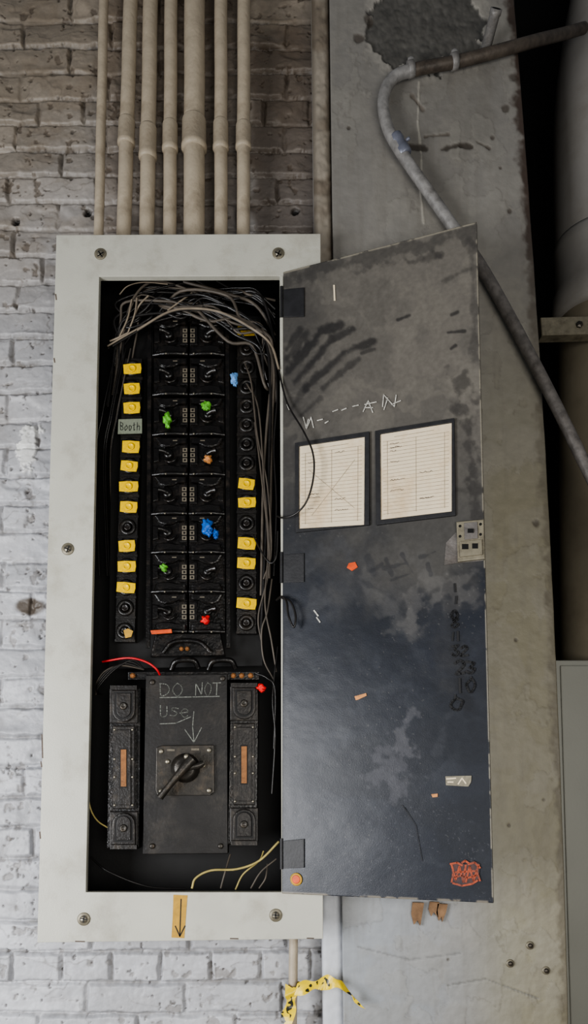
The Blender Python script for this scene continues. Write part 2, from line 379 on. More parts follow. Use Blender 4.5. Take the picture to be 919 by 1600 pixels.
# ---------------------------------------------------------------- conduits above the panel
specs=[(162,154,16,None),(204,193,24,(187,228)),(235,229,25,(198,250)),(267,265,22,(192,238)),(304,303,35,(186,236)),(345,345,22,(190,236)),(381,380,22,(194,234))]
for i,(xt,xb,wpx,cp) in enumerate(specs):
    yd=.085; r=wpx/2*1.585/F
    dx_=(xb-xt)/365
    rt=W(xt-450*dx_,-450,yd); rb=W(xb+22*dx_,389,yd)
    b=MB(); pts=[rt.lerp(rb,k/10)+V(((k%2)*.0008,0,0)) for k in range(11)]
    b.tube(pts,r,20,0,4); o=b.obj('conduit',['conduit'])
    tag(o,'cream-painted vertical metal conduit entering the top of the panel' if i!=4 else 'thick cream-painted metal conduit entering the top of the panel','conduit','conduits above the panel')
    if cp:
        f=lambda y:(xt+dx_*y)
        a=W(f(cp[0]),cp[0],yd); c=W(f(cp[1]),cp[1],yd); L=(c-a).length
        b=MB(); b.lathe(a,(c-a),[(r*1.0,0),(r*1.10,L*.03),(r*1.15,L*.08),(r*1.16,L*.80),(r*1.22,L*.83),(r*1.22,L*.95),(r*1.0,L)],24)
        b.obj('coupling',['conduit'],o)
# ---------------------------------------------------------------- PANEL
FM=YM(0.0)
oc=[(88,367),(501,365),(505,1467),(58,1473)]; ic=[(155,432),(437,431),(441,1394),(134,1394)]
panel=empty('electrical_panel',FM.at(281,1470)+V((0,.08,0)))
tag(panel,'open grey-white electrical panel with black breakers and hinged door','electrical panel')
O=[FM.at(*q) for q in oc]; I=[FM.at(*q) for q in ic]; vb=V((0,.004,0)); vi=V((0,.014,0))
b=MB(); b.add(O+I+[q+vb for q in O]+[q+vi for q in I]+[q+vb for q in I],[],0)
fs=[]
for i in range(4):
    j=(i+1)%4; fs+=[[i,j,4+j,4+i],[i,j,8+j,8+i],[4+i,4+j,12+j,12+i],[8+i,8+j,16+j,16+i]]
for f in fs: b.f.append(f); b.m.append(0); b.s.append(False)
fr=b.obj('cover_frame',['frame'],panel,bevel=.0012); fr['label']='grey-white painted steel cover frame'
x0=O[3].x+.03; x1=.034; z0=O[3].z+.025; z1=O[0].z-.025
b=MB()
def bx(b,a,c,mi=0):
    (ax,ay,az),(cx_,cy_,cz)=a,c
    b.add([(ax,ay,az),(cx_,ay,az),(cx_,cy_,az),(ax,cy_,az),(ax,ay,cz),(cx_,ay,cz),(cx_,cy_,cz),(ax,cy_,cz)],[[0,1,2,3],[4,5,6,7],[0,1,5,4],[1,2,6,5],[2,3,7,6],[3,0,4,7]],mi)
t_=.002; yb=.126
bx(b,(x0,yb-t_,z0),(x1,yb,z1)); bx(b,(x0,.005,z0),(x0+t_,yb,z1)); bx(b,(x1-t_,.005,z0),(x1,yb,z1)); bx(b,(x0,.005,z0),(x1,yb,z0+t_)); bx(b,(x0,.005,z1-t_),(x1,yb,z1))
b.obj('enclosure_box',['box'],panel)
for (x,y) in [(157,397),(435,396),(106,858),(131,1436),(431,1430)]:
    c=FM.at(x,y)
    b=MB(); b.lathe(c,(0,-1,0),[(.0130,0),(.0130,.001),(.0115,.0022)],24,0); b.lathe(c,(0,-1,0),[(.0078,.0015),(.0076,.004),(.0045,.006),(.001,.0065)],20,1)
    a=random.uniform(0,3)
    for k in range(2):
        aa=a+k*math.pi/2
        b.stroke([[(x-5*math.cos(aa),y-5*math.sin(aa)),(x+5*math.cos(aa),y+5*math.sin(aa))]],FM,.0068,1.8,2)
    b.obj('cover_screw',['beige','screw','black'],panel)
b=MB(); b.prism([(271,1398),(293,1399),(290,1440),(288,1466),(268,1465),(270,1430)],FM,0,.0006,0)
b.stroke([[(283,1405),(281,1462)],[(274,1447),(281,1463),(289,1447)]],FM,.0009,1.8,1)
o=b.obj('tape_arrow',['masking','black'],panel); o['label']='strip of yellowed masking tape with a drawn down arrow'
for (x,y,l) in [(65.5,1148,36),(64,1190,8),(84.5,560,6),(62,1300,10),(87,460,8),(118,1471,14),(360,1466.5,12),(480,1466,10)]:
    b=MB(); b.stroke([[(x,y),(x+(1 if y<1460 else l),y+(l if y<1460 else .3))]],FM,.0004,2.0,0); b.obj('paint_chip',['inkdark'],panel)

F_={'D':[[(0,0),(.1,1),(.7,.85),(1,.5),(.7,.1),(-.1,0)]],'O':[[(.5,0),(.1,.25),(0,.6),(.3,1),(.7,.95),(1,.6),(.9,.2),(.5,0)]],
'N':[[(0,1),(.05,0),(.9,1),(1,0)]],'T':[[(-.1,.05),(1.1,0)],[(.5,0),(.45,1)]],'U':[[(0,0),(0,.8),(.4,1),(.85,.8),(.9,0)]],
's':[[(1,.35),(.4,.3),(.2,.5),(.9,.75),(.6,1),(0,.95)]],'e':[[(0,.7),(1,.6),(.7,.35),(.2,.45),(.1,.8),(.5,1),(1,.9)]],
'B':[[(0,0),(0,1),(.8,.85),(.8,.6),(0,.5),(.7,.4),(.7,.1),(0,0)]],'o':[[(.5,.4),(.1,.6),(.3,1),(.8,.9),(.9,.6),(.5,.4)]],
't':[[(.4,.1),(.4,.9),(.8,1)],[(.1,.4),(.8,.38)]],'h':[[(.1,0),(.1,1)],[(.1,.6),(.6,.45),(.8,.6),(.8,1)]],
'1':[[(.5,0),(.5,1)]],'2':[[(0,.2),(.5,0),(.9,.3),(0,1),(1,.95)]],'3':[[(0,.05),(.8,.1),(.4,.45),(.9,.7),(.5,1),(0,.9)]],
'8':[[(.5,.45),(.1,.2),(.5,0),(.9,.2),(.5,.45),(.05,.75),(.5,1),(.95,.75),(.5,.45)]],'A':[[(0,1),(.5,0),(1,1)],[(.15,.65),(.95,.6)]],
'-':[[(.1,.5),(.9,.45)]],' ':[]}
F_['0']=F_['O']
WR=random.Random(9)
def word(t,x,y,w,h,gap=3,drop=0,jit=.05):
    out=[]
    for ch in t:
        sl=WR.uniform(-.12,.05)
        for pl in F_[ch]:
            P=[V((x+(p[0]+WR.uniform(-jit,jit)+sl*(p[1]-.5))*w,y+(p[1]+WR.uniform(-jit,jit))*h,0)) for p in pl]
            Q=smooth_path(P,3) if len(P)>2 and ch not in 'NA' else P
            out.append([(q.x,q.y) for q in Q])
        x+=w+gap; y+=drop
    return out

DM=YM(.075)
b=MB(); b.prism([(176,498),(408,494),(410,1040),(170,1045)],DM,0,.004,0)
for x,xx in ((234,231),(355,357)):
    b.prism([(x-3,500),(x+3,500),(xx+3,1012),(xx-3,1012)],YM(.04),0,.006,1,.001)
b.obj('mounting_deck',['box','plastic'],panel)
# ---- breakers
BM=YM(.04); rows=[525,587,649,711,772,832,893,955]
def breaker(side):
    xc=295; sg=-1 if side==0 else 1
    yc=711
    X=lambda a: xc+sg*a
    b=MB()
    b.prism([(X(1),yc-29),(X(57),yc-29),(X(57),yc+29),(X(1),yc+29)],BM,-.034,0,0,.003)
    b.prism([(X(1.5),yc-16),(X(14),yc-16),(X(14),yc+15),(X(1.5),yc+15)],BM,0,.006,0,.002)
    b.prism([(X(3),yc-28),(X(54),yc-27),(X(48),yc-16),(X(38),yc-12),(X(24),yc-14),(X(14),yc-18),(X(3),yc-19)],BM,0,.009,0,.005)
    b.prism([(X(3),yc+28),(X(54),yc+27),(X(50),yc+17),(X(38),yc+14),(X(24),yc+15),(X(14),yc+18),(X(3),yc+19)],BM,0,.008,0,.005)
    b.prism([(X(46),yc-10),(X(55),yc-12),(X(55),yc+12),(X(46),yc+10)],BM,0,.005,0,.0025)
    b.tube([BM.at(X(2),yc+30,.003),BM.at(X(20),yc+29,.007),BM.at(X(38),yc+29,.007),BM.at(X(56),yc+31,.001)],.0045,12,0,5)
    for a in (8,36): b.lathe(BM.at(X(a),yc+29.5,.0105),(0,-1,0),[(.0022,0),(.0022,.0012),(.001,.0018)],12,1)
    for k in range(3):
        b.rect(min(X(2.5),X(9.5)),yc-11+k*8,max(X(2.5),X(9.5)),yc-5+k*8,BM,.006,.0066,2)
        b.rect(min(X(4.5),X(7.5)),yc-9.5+k*8,max(X(4.5),X(7.5)),yc-6.5+k*8,BM,.0066,.0069,0)
    b.rect(min(X(18),X(25)),yc-23.5,max(X(18),X(25)),yc-22,BM,.009,.0093,2)
    o=b.obj('circuit_breaker',['plastic','screw','beige2'],panel)
    b=MB(); c=BM.at(X(31),yc,.002)
    b.lathe(c,(0,-1,0),[(.0105,0),(.0105,.006),(.0085,.009),(.004,.010)],20,0)
    b.tube([c+V((0,-.009,0)),c+V((sg*.009,-.015,.002)),c+V((sg*.018,-.017,.003))],[.006,.005,.0068],12,0,5)
    b.tube([BM.at(X(18),yc+3,.004),BM.at(X(22),yc+8,.008),BM.at(X(30),yc+11,.008),BM.at(X(37),yc+8,.004)],.0022,8,0,4)
    tg=b.obj('toggle',['plastic'],o)
    return o,tg
first=[breaker(0),breaker(1)]
base=BM.at(295,711)
for y in rows:
    if y==711: continue
    dl=BM.at(294 if y>711 else 295,y)-base
    for o,tg in first:
        c=clone(o,dl,panel); clone(tg,dl,c)
b=MB(); b.prism([(242,990),(345,990),(352,1024),(235,1026)],BM,-.02,0,0,.003)
b.tube([BM.at(255,1020,.004),BM.at(272,1003,.008),BM.at(310,1003,.008),BM.at(330,1020,.004)],.005,10,0,6)
for x in (284,293): b.lathe(BM.at(x,1014,.002),(0,-1,0),[(.005,0),(.005,.004),(.003,.006)],6,1,False)
for x in (290,348):
    b.tube([BM.at(x-22,1046,0),BM.at(x-14,1033,.008),BM.at(x+12,1032,.008),BM.at(x+20,1044,0)],.006,10,0,6)
b.rect(200,1050,405,1062,BM,-.02,-.004,0,.001)
for x in (208,365,378,392): b.lathe(BM.at(x,1056,-.004),(0,-1,0),[(.006,0),(.006,.005),(.003,.007)],6,1,False)
b.obj('bus_cap',['plastic','copper'],panel)
# ---- terminal strips
NM=YM(.045)
LY=[576,607,637,666,698,728,760,792,824,853,885,918,950,986]; LX=lambda y:207-(y-576)*.029
RY=[515,545,574,605,635,664,694,724,756,785,818,849,880,911,943,973]; RX=lambda y:386-(y-515)*.002
for ysr,fx in ((LY,LX),(RY,RX)):
    b=MB()
    b.prism([(fx(ysr[0])-15,ysr[0]-17),(fx(ysr[0])+15,ysr[0]-17),(fx(ysr[-1])+15,ysr[-1]+16),(fx(ysr[-1])-15,ysr[-1]+16)],NM,-.028,0,0,.002)
    for y in ysr:
        b.lathe(NM.at(fx(y),y),(0,-1,0),[(.018,-.002),(.018,.002),(.015,.0045),(.0105,.0045),(.010,.003)],20,0)
        b.rect(fx(y)-16,y+13,fx(y)+16,y+17,NM,0,.004,0,.001)
    bar=b.obj('terminal_strip',['plastic2'],panel)
    for y in ysr:
        b=MB(); b.lathe(NM.at(fx(y),y,.003),(0,-1,0),[(.008,0),(.008,.005),(.006,.007),(.005,.0062),(.001,.0062)],16,0)
        b.obj('terminal_knob',['plastic'],bar)
    lab=[y for y in LY if y not in (824,950,986,666)] if fx is LX else [515,756,785,849,880,943]
    for y in lab:
        b=MB(); x=fx(y)+random.uniform(-1,1); a=random.uniform(-.08,.12); w2=13.5+random.uniform(-1.5,2); h2=8.2+random.uniform(-.8,.8)
        ca,sa=math.cos(a),math.sin(a)
        q=[(-w2,-h2),(-w2*.2,-h2-.8),(w2,-h2),(w2+.6,0),(w2-1,h2),(0,h2+.6),(-w2,h2-.5)]
        b.prism([(x+u*ca-v*sa,y+u*sa+v*ca) for u,v in q],NM,.009,.0105,0,.0006)
        b.lathe(NM.at(x,y,.0104),(0,-1,0),[(.0080,0),(.0078,.002),(.006,.0028),(.005,.0012),(.001,.001)],18,0)
        b.obj('terminal_label',['yellow'],bar)
    if fx is LX:
        b=MB(); b.prism([(185,655),(222,654),(222,677),(184,678)],NM,.009,.0105,0,.0004)
        b.stroke(word('Booth',188,660,5,12,1.4,0,.09),NM,.0112,.8,1)
        o=b.obj('terminal_label',['booth','hinge'],bar); o['label']='pale worn green tag with faint handwritten word'
        b=MB(); b.prism([(193,985),(200,982),(208,986),(205,995),(196,997)],NM,.009,.0105,0)
        b.obj('terminal_label',['masking'],bar)
def nut(x,y,d,w,h,mk,seed,tail=True):
    b=MB(); c=W(x,y,d); k=1.52/F
    b.blob(c,(w/2*k,.008,h/2*k),0,.3,seed)
    if tail: b.blob(c+V((w*.12*k,-.002,-h*.42*k)),(w*.3*k,.006,h*.25*k),0,.4,seed+5)
    o=b.obj('tape_flag',[mk],panel); return o
for a in [(261,655,.018,13,24,'green',1),(322,634,.018,16,12,'green',2),(256,887,.018,12,11,'green',3),(325,717,.018,13,12,'tan',4),(324,823,.014,17,24,'blue',5),(337,834,.018,10,13,'blue',15),(366,592,.02,12,20,'lblue',6),(321,968,.016,13,12,'red',7),(408,1074,.012,14,13,'red',8)]:
    o=nut(*a); o['label']={'green':'green','tan':'tan','blue':'blue','lblue':'light blue','red':'red'}[a[5]]+' crumpled tape flag'
b=MB(); b.prism([(235,985),(268,983),(269,989),(237,991)],YM(.024),0,.002,0,.0004); b.obj('tape_flag',['orange'],panel)['label']='orange strip marker'
# ---- disconnect switch
SM=YM(.03)
b=MB(); b.prism([(228,1055),(355,1053),(356,1334),(223,1335)],SM,-.03,0,0,.0015)
for q in [(238,1066),(348,1060),(238,1322),(345,1322)]: b.lathe(SM.at(*q),(0,-1,0),[(.006,0),(.0058,.002),(.003,.003)],14,1)
sw=b.obj('disconnect_switch',['plate','steel'],panel); sw['label']='dark steel switch plate with chalk warning'
b=MB(); ch=word('DO',250,1068,15,19,5,0,.04)+word('NOT',306,1067,10,19,4,0,.04)
ch+=[[(250,1090),(300,1089),(343,1088)],[(250,1131),(275,1130),(298,1120)]]+word('U',251,1103,11,17)+word('se',266,1100,12,19,4,1)
ch+=[[(303,1112),(301,1135),(303,1158)],[(289,1140),(303,1160),(315,1137)]]
b.stroke(ch,SM,.0006,1.4,0); b.obj('chalk_writing',['chalk'],sw)
b=MB(); b.prism([(244,1168),(252,1165),(334,1164),(335,1238),(328,1243),(246,1243),(243,1235)],SM,0,.007,0,.0015)
for q in [(252,1174),(327,1172),(327,1235),(252,1236),(262,1190),(318,1196)]: b.lathe(SM.at(q[0],q[1],.007),(0,-1,0),[(.0055,0),(.005,.002),(.002,.003)],12,1)
b.stroke([[(262,1172),(272,1172)],[(300,1171),(310,1171)]],SM,.0075,3,2)
b.obj('switch_escutcheon',['steel','screw','beige2'],sw)
b=MB(); c=SM.at(290,1200,.007)
b.lathe(c,(0,-1,0),[(.030,0),(.030,.004),(.025,.008),(.024,.014),(.019,.017),(.008,.018),(.007,.021)],28,0)
b.tube([SM.at(301,1186,.024),SM.at(288,1200,.028),SM.at(266,1226,.031),SM.at(250,1246,.03)],[.012,.0095,.0065,.0075],14,0,6)
b.tube([SM.at(290,1200,.022),SM.at(310,1196,.021),SM.at(318,1192,.019)],[.008,.006],10,0,4)
b.lathe(SM.at(292,1182,.022),(0,-1,0),[(.006,0),(.006,.004),(.003,.006)],14,1)
b.obj('rotary_handle',['steel','screw'],sw)
# ---- fuse holders
HM=YM(.03)
def rounded(x0,y0,x1,y1,topround=True,botround=True,k=8):
    r=(x1-x0)/2; cx_=(x0+x1)/2; pts=[]
    if topround: pts+=[(cx_-r*math.cos(math.pi*i/k),y0+r-r*math.sin(math.pi*i/k)) for i in range(k+1)]
    else: pts+=[(x0,y0),(x1,y0)]
    if botround: pts+=[(cx_+r*math.cos(math.pi*i/k),y1-r+r*math.sin(math.pi*i/k)) for i in range(k+1)]
    else: pts+=[(x1,y1),(x0,y1)]
    return pts
for (xa,xb,ya,yb_,dxl) in ((169,221,1074,1326,-2),(358,405,1070,1320,0)):
    b=MB(); xm=(xa+xb)/2+dxl
    b.prism([(xa+3,ya),(xb-1,ya),(xb-4,yb_),(xa-2,yb_)],HM,-.03,0,0,.002)
    for (t0,t1) in ((ya+2,ya+56),(yb_-58,yb_-4)):
        tp=t0<1100
        b.prism([(xm-22,t0),(xm+22,t0),(xm+22,t1),(xm-22,t1)],HM,0,.007,1,.002)
        b.prism(rounded(xm-18,t0+2,xm+18,t1-2,not tp,tp),HM,.007,.015,1,.002)
        b.prism(rounded(xm-14,t0+5,xm+14,t1-6,not tp,tp),HM,.015,.0156,2,0)
        b.prism(rounded(xm-11,t0+7,xm+11,t1-9,not tp,tp),HM,.0156,.018,1,.001)
        b.rect(xm-21,t0-5 if tp else t1-2,xm+21,t0+2 if tp else t1+5,HM,.004,.012,1,.001)
    b.rect(xm-17,ya+60,xm+17,yb_-62,HM,0,.010,1,.002)
    b.rect(xm-11,ya+66,xm+11,yb_-68,HM,.010,.013,1,.001)
    o=b.obj('fuse_holder',['plastic','fuse','box'],panel)
    b=MB(); ym=(ya+yb_)/2
    b.rect(xm-6,ym-31,xm+6,ym+31,HM,.013,.0134,1,.0002); b.rect(xm-4.3,ym-29,xm+4.3,ym+29,HM,.0134,.0145,0,.0004); b.obj('fuse_window',['copper','box'],o)
    for yy in (ya+29,yb_-32):
        b=MB(); b.lathe(HM.at(xm,yy,.018),(0,-1,0),[(.008,0),(.0075,.002),(.004,.003),(.003,.0015),(.001,.0015)],16,0); b.obj('screw',['steel'],o)
    for yy in (ya+66,ya+112,yb_-112,yb_-68):
        for sx in (-14,14):
            b=MB(); b.lathe(HM.at(xm+sx,yy,.010),(0,-1,0),[(.003,0),(.002,.0015)],10,0); b.obj('rivet',['screw'],o)
# ---- wires
def wire(pts,r,mk,seg=8):
    b=MB(); b.tube([W(*q) for q in pts],r,seg,0,6); return b.obj('wire',[mk],panel)
R=random.Random(77)
J=lambda a:R.uniform(-a,a)
for i in range(13):
    q=R.uniform(0,38); mk=R.choice(['wgrey','wblack','wblack','wgrey','wblack'])
    sx=R.uniform(262,312)
    pts=[(sx-25+J(14),488+J(20),.055),(sx,466+q*.35+J(14),.028),(332+J(24),468+q*.8+J(14),.018),(372+J(16),482+q+J(16),.016),(402+J(14),504+q+J(16),.02)]
    if i%4==0: pts+=[(424+J(6),560+J(20),.022),(R.uniform(408,432),700+J(60),.03),(R.uniform(402,430),R.uniform(820,1000),.045)]
    else: pts+=[(418+J(12),545+q+J(24),.035),(428+J(6),590+J(40),.06)]
    wire(pts,R.choice([.0020,.0026,.0030,.0034]),mk,10)
for i in range(6):
    q=R.uniform(-16,20)
    wire([(172+J(10),R.uniform(535,640),.055),(186+J(12),518+q+J(10),.035),(214+J(18),500+q+J(14),.026),(252+J(20),486+q+J(16),.022),(296+J(18),482+q*.6+J(16),.025),(330+J(28),474+J(18),.045)],R.choice([.0016,.0022,.0028]),R.choice(['wgrey','wblack','wblack']))
for i in range(9):
    x=R.uniform(165,208)
    wire([(x-6+J(8),R.uniform(540,680),.06),(x+J(14),R.uniform(500,540),.04),(x+16+J(20),R.uniform(456,500),.035),(x+50+J(32),R.uniform(438,480),.05),(x+130+J(44),R.uniform(436,474),.07)],R.choice([.0016,.0022,.0028]),'wgrey' if i%4==0 else 'wblack')
for i in range(8):
    y=438+R.uniform(0,22)
    wire([(R.uniform(280,345),y+J(10),.06),(370+J(16),y+10+J(14),.045),(400+J(12),y+R.uniform(4,42),.035),(430,y+R.uniform(15,95),.05)],R.choice([.002,.0028,.0036]),R.choice(['wblack','wgrey','wblack']))
for (a,c2) in (((168,541),(232,505)),((200,520),(214,466)),((184,532),(206,468)),((172,533),(200,520)),((210,492),(232,462)),((300,458),(262,485))):
    wire([(a[0],a[1],.03),((a[0]+c2[0])/2+J(5),(a[1]+c2[1])/2+J(4),.022),(c2[0],c2[1],.02)],.0019,'wpale')
wire([(187,460,.02),(200,447,.02),(225,441,.03),(262,444,.04)],.0013,'wpale')
for i in range(5):
    x=R.uniform(165,190); wire([(x+16,545,.045),(x+4,600,.04),(x-6,650,.05),(x-16,720,.07),(x-10,900,.08)],.0017,'wgrey' if i==1 else 'wblack')
for (pts,mk) in [
 ([(383,568,.03),(393,600,.022),(402,680,.022),(418,760,.022),(424,860,.02),(412,905,.03)],'wgrey'),
 ([(386,600,.03),(404,640,.022),(413,760,.02),(421,880,.02),(404,960,.03),(408,1000,.04)],'wgrey'),
 ([(398,660,.03),(408,740,.02),(419,850,.02),(414,940,.02),(424,1000,.02),(432,1050,.03)],'wgrey'),
 ([(395,835,.03),(412,868,.02),(424,880,.015),(432,868,.01),(434,830,.01)],'wblack'),
 ([(425,905,.03),(418,955,.02),(409,985,.022),(412,1030,.03),(428,1062,.04)],'wgrey'),
 ([(430,560,.02),(433,620,.015),(428,700,.02),(432,790,.02),(428,900,.03)],'wblack'),
 ([(434,1010,.03),(426,1090,.02),(430,1150,.02),(425,1240,.03)],'wblack'),
 ([(400,1052,.03),(418,1060,.02),(430,1080,.02),(428,1170,.02)],'wblack')]:
    wire(pts,.0018,mk)
o=wire([(176,541,.03),(214,518,.02),(262,490,.012),(300,484,.01),(345,490,.008),(392,514,.004),(425,541,0),(436,580,-.004),(449,630,-.02),(474,673,-.04),(489,708,-.052),(490,745,-.055),(480,782,-.05),(462,803,-.035),(442,809,-.018),(432,806,-.004)],.0019,'wblack'); o['label']='thin wire looping out over the open door'
wire([(214,516,.018),(262,488,.010),(300,482,.008),(345,488,.006),(392,512,.002),(423,538,-.002),(436,577,-.006)],.0024,'wpale')
wire([(432,938,0),(440,932,-.016),(448,940,-.024),(451,962,-.030),(459,980,-.034),(462,962,-.034),(454,940,-.028),(440,934,-.014)],.0022,'wblack')
wire([(160,1034,.04),(200,1028,.02),(228,1034,.018),(245,1046,.022),(252,1060,.04)],.0022,'wred')['label']='red wire'
wire([(136,1228,.02),(141,1262,.02),(152,1282,.03),(168,1293,.04)],.0016,'wyel')
wire([(300,1388,.02),(306,1372,.02),(330,1360,.02),(370,1358,.02),(405,1345,.02),(436,1315,.02)],.0023,'wyel')
wire([(368,1390,.03),(380,1366,.03),(405,1345,.03),(412,1330,.04)],.0017,'wyel')
wire([(345,1388,.03),(352,1362,.03),(360,1335,.05)],.0019,'wgrey')
wire([(392,1388,.03),(408,1362,.025),(432,1342,.03)],.0017,'wgrey')
wire([(405,1388,.03),(415,1372,.025),(418,1350,.04)],.0017,'wgrey')
wire([(142,1340,.05),(170,1362,.04),(230,1385,.05),(290,1389,.05)],.002,'wblack')
for k in range(4):
    wire([(150+k*3,1085,.05),(152,1065+k*4,.03),(165+k*4,1048,.03),(190+k*6,1040-k*3,.035),(225,1046,.05)],.0018,'wblack' if k else 'wgrey')

# ---------------------------------------------------------------- DOOR
c_tl=W(443,425,-.004); c_bl=W(441,1396,-.004); c_tr=W(745,347,-.142); c_br=W(771,1411,-.142)
u=(c_br-c_bl); vv=(c_tl-c_bl); nrm=u.cross(vv).normalized()
if nrm.y>0: nrm=-nrm
DMp=Map(c_bl,nrm)
c_tl=DMp.at(443,425); c_tr=DMp.at(745,347); c_br=DMp.at(771,1411)
nu,nv=260,860
S,Tt=np.meshgrid(np.linspace(0,1,nu),np.linspace(0,1,nv))
A=lambda v:np.array(v)
P=(A(c_tl)*(1-S[...,None])+A(c_tr)*S[...,None])*(1-Tt[...,None])+(A(c_bl)*(1-S[...,None])+A(c_br)*S[...,None])*Tt[...,None]
DX,DY=proj(P)
m1=fbm(DX/70,DY/70,5,51); m2=fbm(DX/14,DY/14,4,55); m3=fbm(DX/150,DY/110,5,61); m4=fbm(DX/30,DY/30,4,66)
wrp=(fbm(DX/50,DY/50,4,91)-.5)*130; m5=fbm((DX+wrp)/60,(DY-wrp)/38,5,95)
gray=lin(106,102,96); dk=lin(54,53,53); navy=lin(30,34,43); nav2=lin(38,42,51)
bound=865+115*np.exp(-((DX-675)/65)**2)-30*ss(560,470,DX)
upmask=ss(110,-90,DY-bound+(m1-.5)*230+(m4-.5)*90)  # grey of the upper door, blending into navy along a ragged boundary
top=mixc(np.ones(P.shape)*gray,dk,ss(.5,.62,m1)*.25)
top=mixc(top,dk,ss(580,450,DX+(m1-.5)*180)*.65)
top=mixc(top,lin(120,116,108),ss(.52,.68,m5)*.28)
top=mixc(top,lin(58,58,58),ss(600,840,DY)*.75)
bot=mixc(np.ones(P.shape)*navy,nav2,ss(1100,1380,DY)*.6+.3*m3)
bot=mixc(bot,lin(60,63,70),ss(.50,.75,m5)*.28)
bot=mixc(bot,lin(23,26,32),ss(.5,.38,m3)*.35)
col=mixc(bot,top,upmask)
def sm(segs,wd,c,a,jit=1.0):
    global col
    D=None
    for s_ in segs:
        q=segd(DX,DY,*s_); D=q if D is None else np.minimum(D,q)
    k=ss(wd,wd*.2,D+(m2-.5)*wd*jit); col=mixc(col,c,k*a)
DKS=lin(38,37,38)
sm([(452,580,500,520),(500,520,532,506)],9,DKS,.8,1.5)
sm([(462,596,520,530),(520,530,552,514)],8,DKS,.75,1.5)
sm([(480,606,540,548),(540,548,582,535)],9,DKS,.75,1.5)
sm([(505,605,560,562)],8,DKS,.6,1.5)
sm([(448,545,470,515),(448,560,480,520)],8,DKS,.65,1.5)
sm([(455,640,480,600),(470,650,500,622)],7,DKS,.5,1.5)
sm([(565,552,585,545)],4,DKS,.6)
sm([(448,432,600,396),(600,396,742,362)],20,lin(50,49,49),.5,2.8)
sm([(738,380,744,560)],10,lin(52,50,50),.45,2)
sm([(700,520,726,518),(706,492,716,488),(622,500,640,493),(705,545,712,540)],4,DKS,.75)
sm([(715,590,748,640),(725,640,750,720),(735,700,745,800)],16,lin(44,42,42),.55,2.8)
sm([(640,410,690,396),(712,430,735,420),(690,440,708,432)],8,lin(54,52,51),.5,2)
sm([(570,905,640,985),(640,870,700,940)],26,lin(86,85,84),.35,2.2)
sm([(655,905,735,930),(650,930,640,975),(670,940,730,900)],16,lin(98,96,94),.35,2.8)
sm([(600,888,636,880),(628,866,646,896),(656,872,680,862),(668,882,674,898),(612,906,640,897),(582,892,596,882),(604,872,612,900)],3.5,lin(32,34,40),.45,2.4)
sm([(560,905,600,925),(575,870,585,900)],6,lin(38,40,45),.45,2.4)
sm([(690,760,735,770)],6,lin(58,56,54),.5,2)
sm([(640,1118,622,1160),(622,1160,640,1180)],13,lin(88,88,93),.45,3)
sm([(600,1180,618,1230),(590,1205,625,1195)],20,lin(80,80,86),.4,3.2)
sm([(470,880,530,850),(500,930,470,960)],22,lin(70,71,74),.35,2.4)
sm([(448,1000,452,1390)],6,lin(56,58,65),.5,2)
sm([(500,1060,520,1075),(470,1240,480,1300),(540,1300,580,1320),(680,1180,700,1120)],8,lin(58,60,66),.3,3)
sm([(695,1010,735,1100)],22,lin(28,30,36),.4,1.5)
sm([(700,920,716,1000),(716,1000,730,1100)],12,lin(24,25,30),.35,2.6)
hsh=TB[(DX/1.6).astype(int)%256,(DY/1.6).astype(int)%256]
fk=(hsh>.975)*ss(1130,1300,DY)*ss(.42,.6,m1+m3*.3); col=mixc(col,lin(86,87,93),fk*.4)
fk=(hsh<.008)*1.0; col=mixc(col,lin(110,108,104),fk*.3*ss(.45,.6,m1))
rim=np.maximum(ss(.004,.001,Tt),ss(.007,.002,1-S)); col=mixc(col,lin(150,144,130),rim*.8*ss(.38,.5,m2))
rim=ss(.996,.999,Tt); col=mixc(col,lin(140,132,118),rim*.7*ss(.38,.5,m2))
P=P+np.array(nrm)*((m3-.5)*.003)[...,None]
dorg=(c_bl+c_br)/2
door=gridobj('door',P,col,'doorpaint',-nrm*.012,dorg,panel); door['label']='open steel door, mottled grey fading to blue-black'
for y in (472,887,1334):
    b=MB()
    b.prism([(443,y-20),(475,y-23),(475,y+22),(443,y+23)],DMp,.0005,.0035,0,.0006)
    b.tube([FM.at(440,y-24,.004),FM.at(440,y+24,.004)],.0035,12,0,1)
    b.obj('hinge',['hinge'],door)
b=MB(); b.prism([(438,432),(442,432),(443,1394),(440,1394)],FM,.0,.0035,0); b.obj('hinge_rail',['frame'],panel)
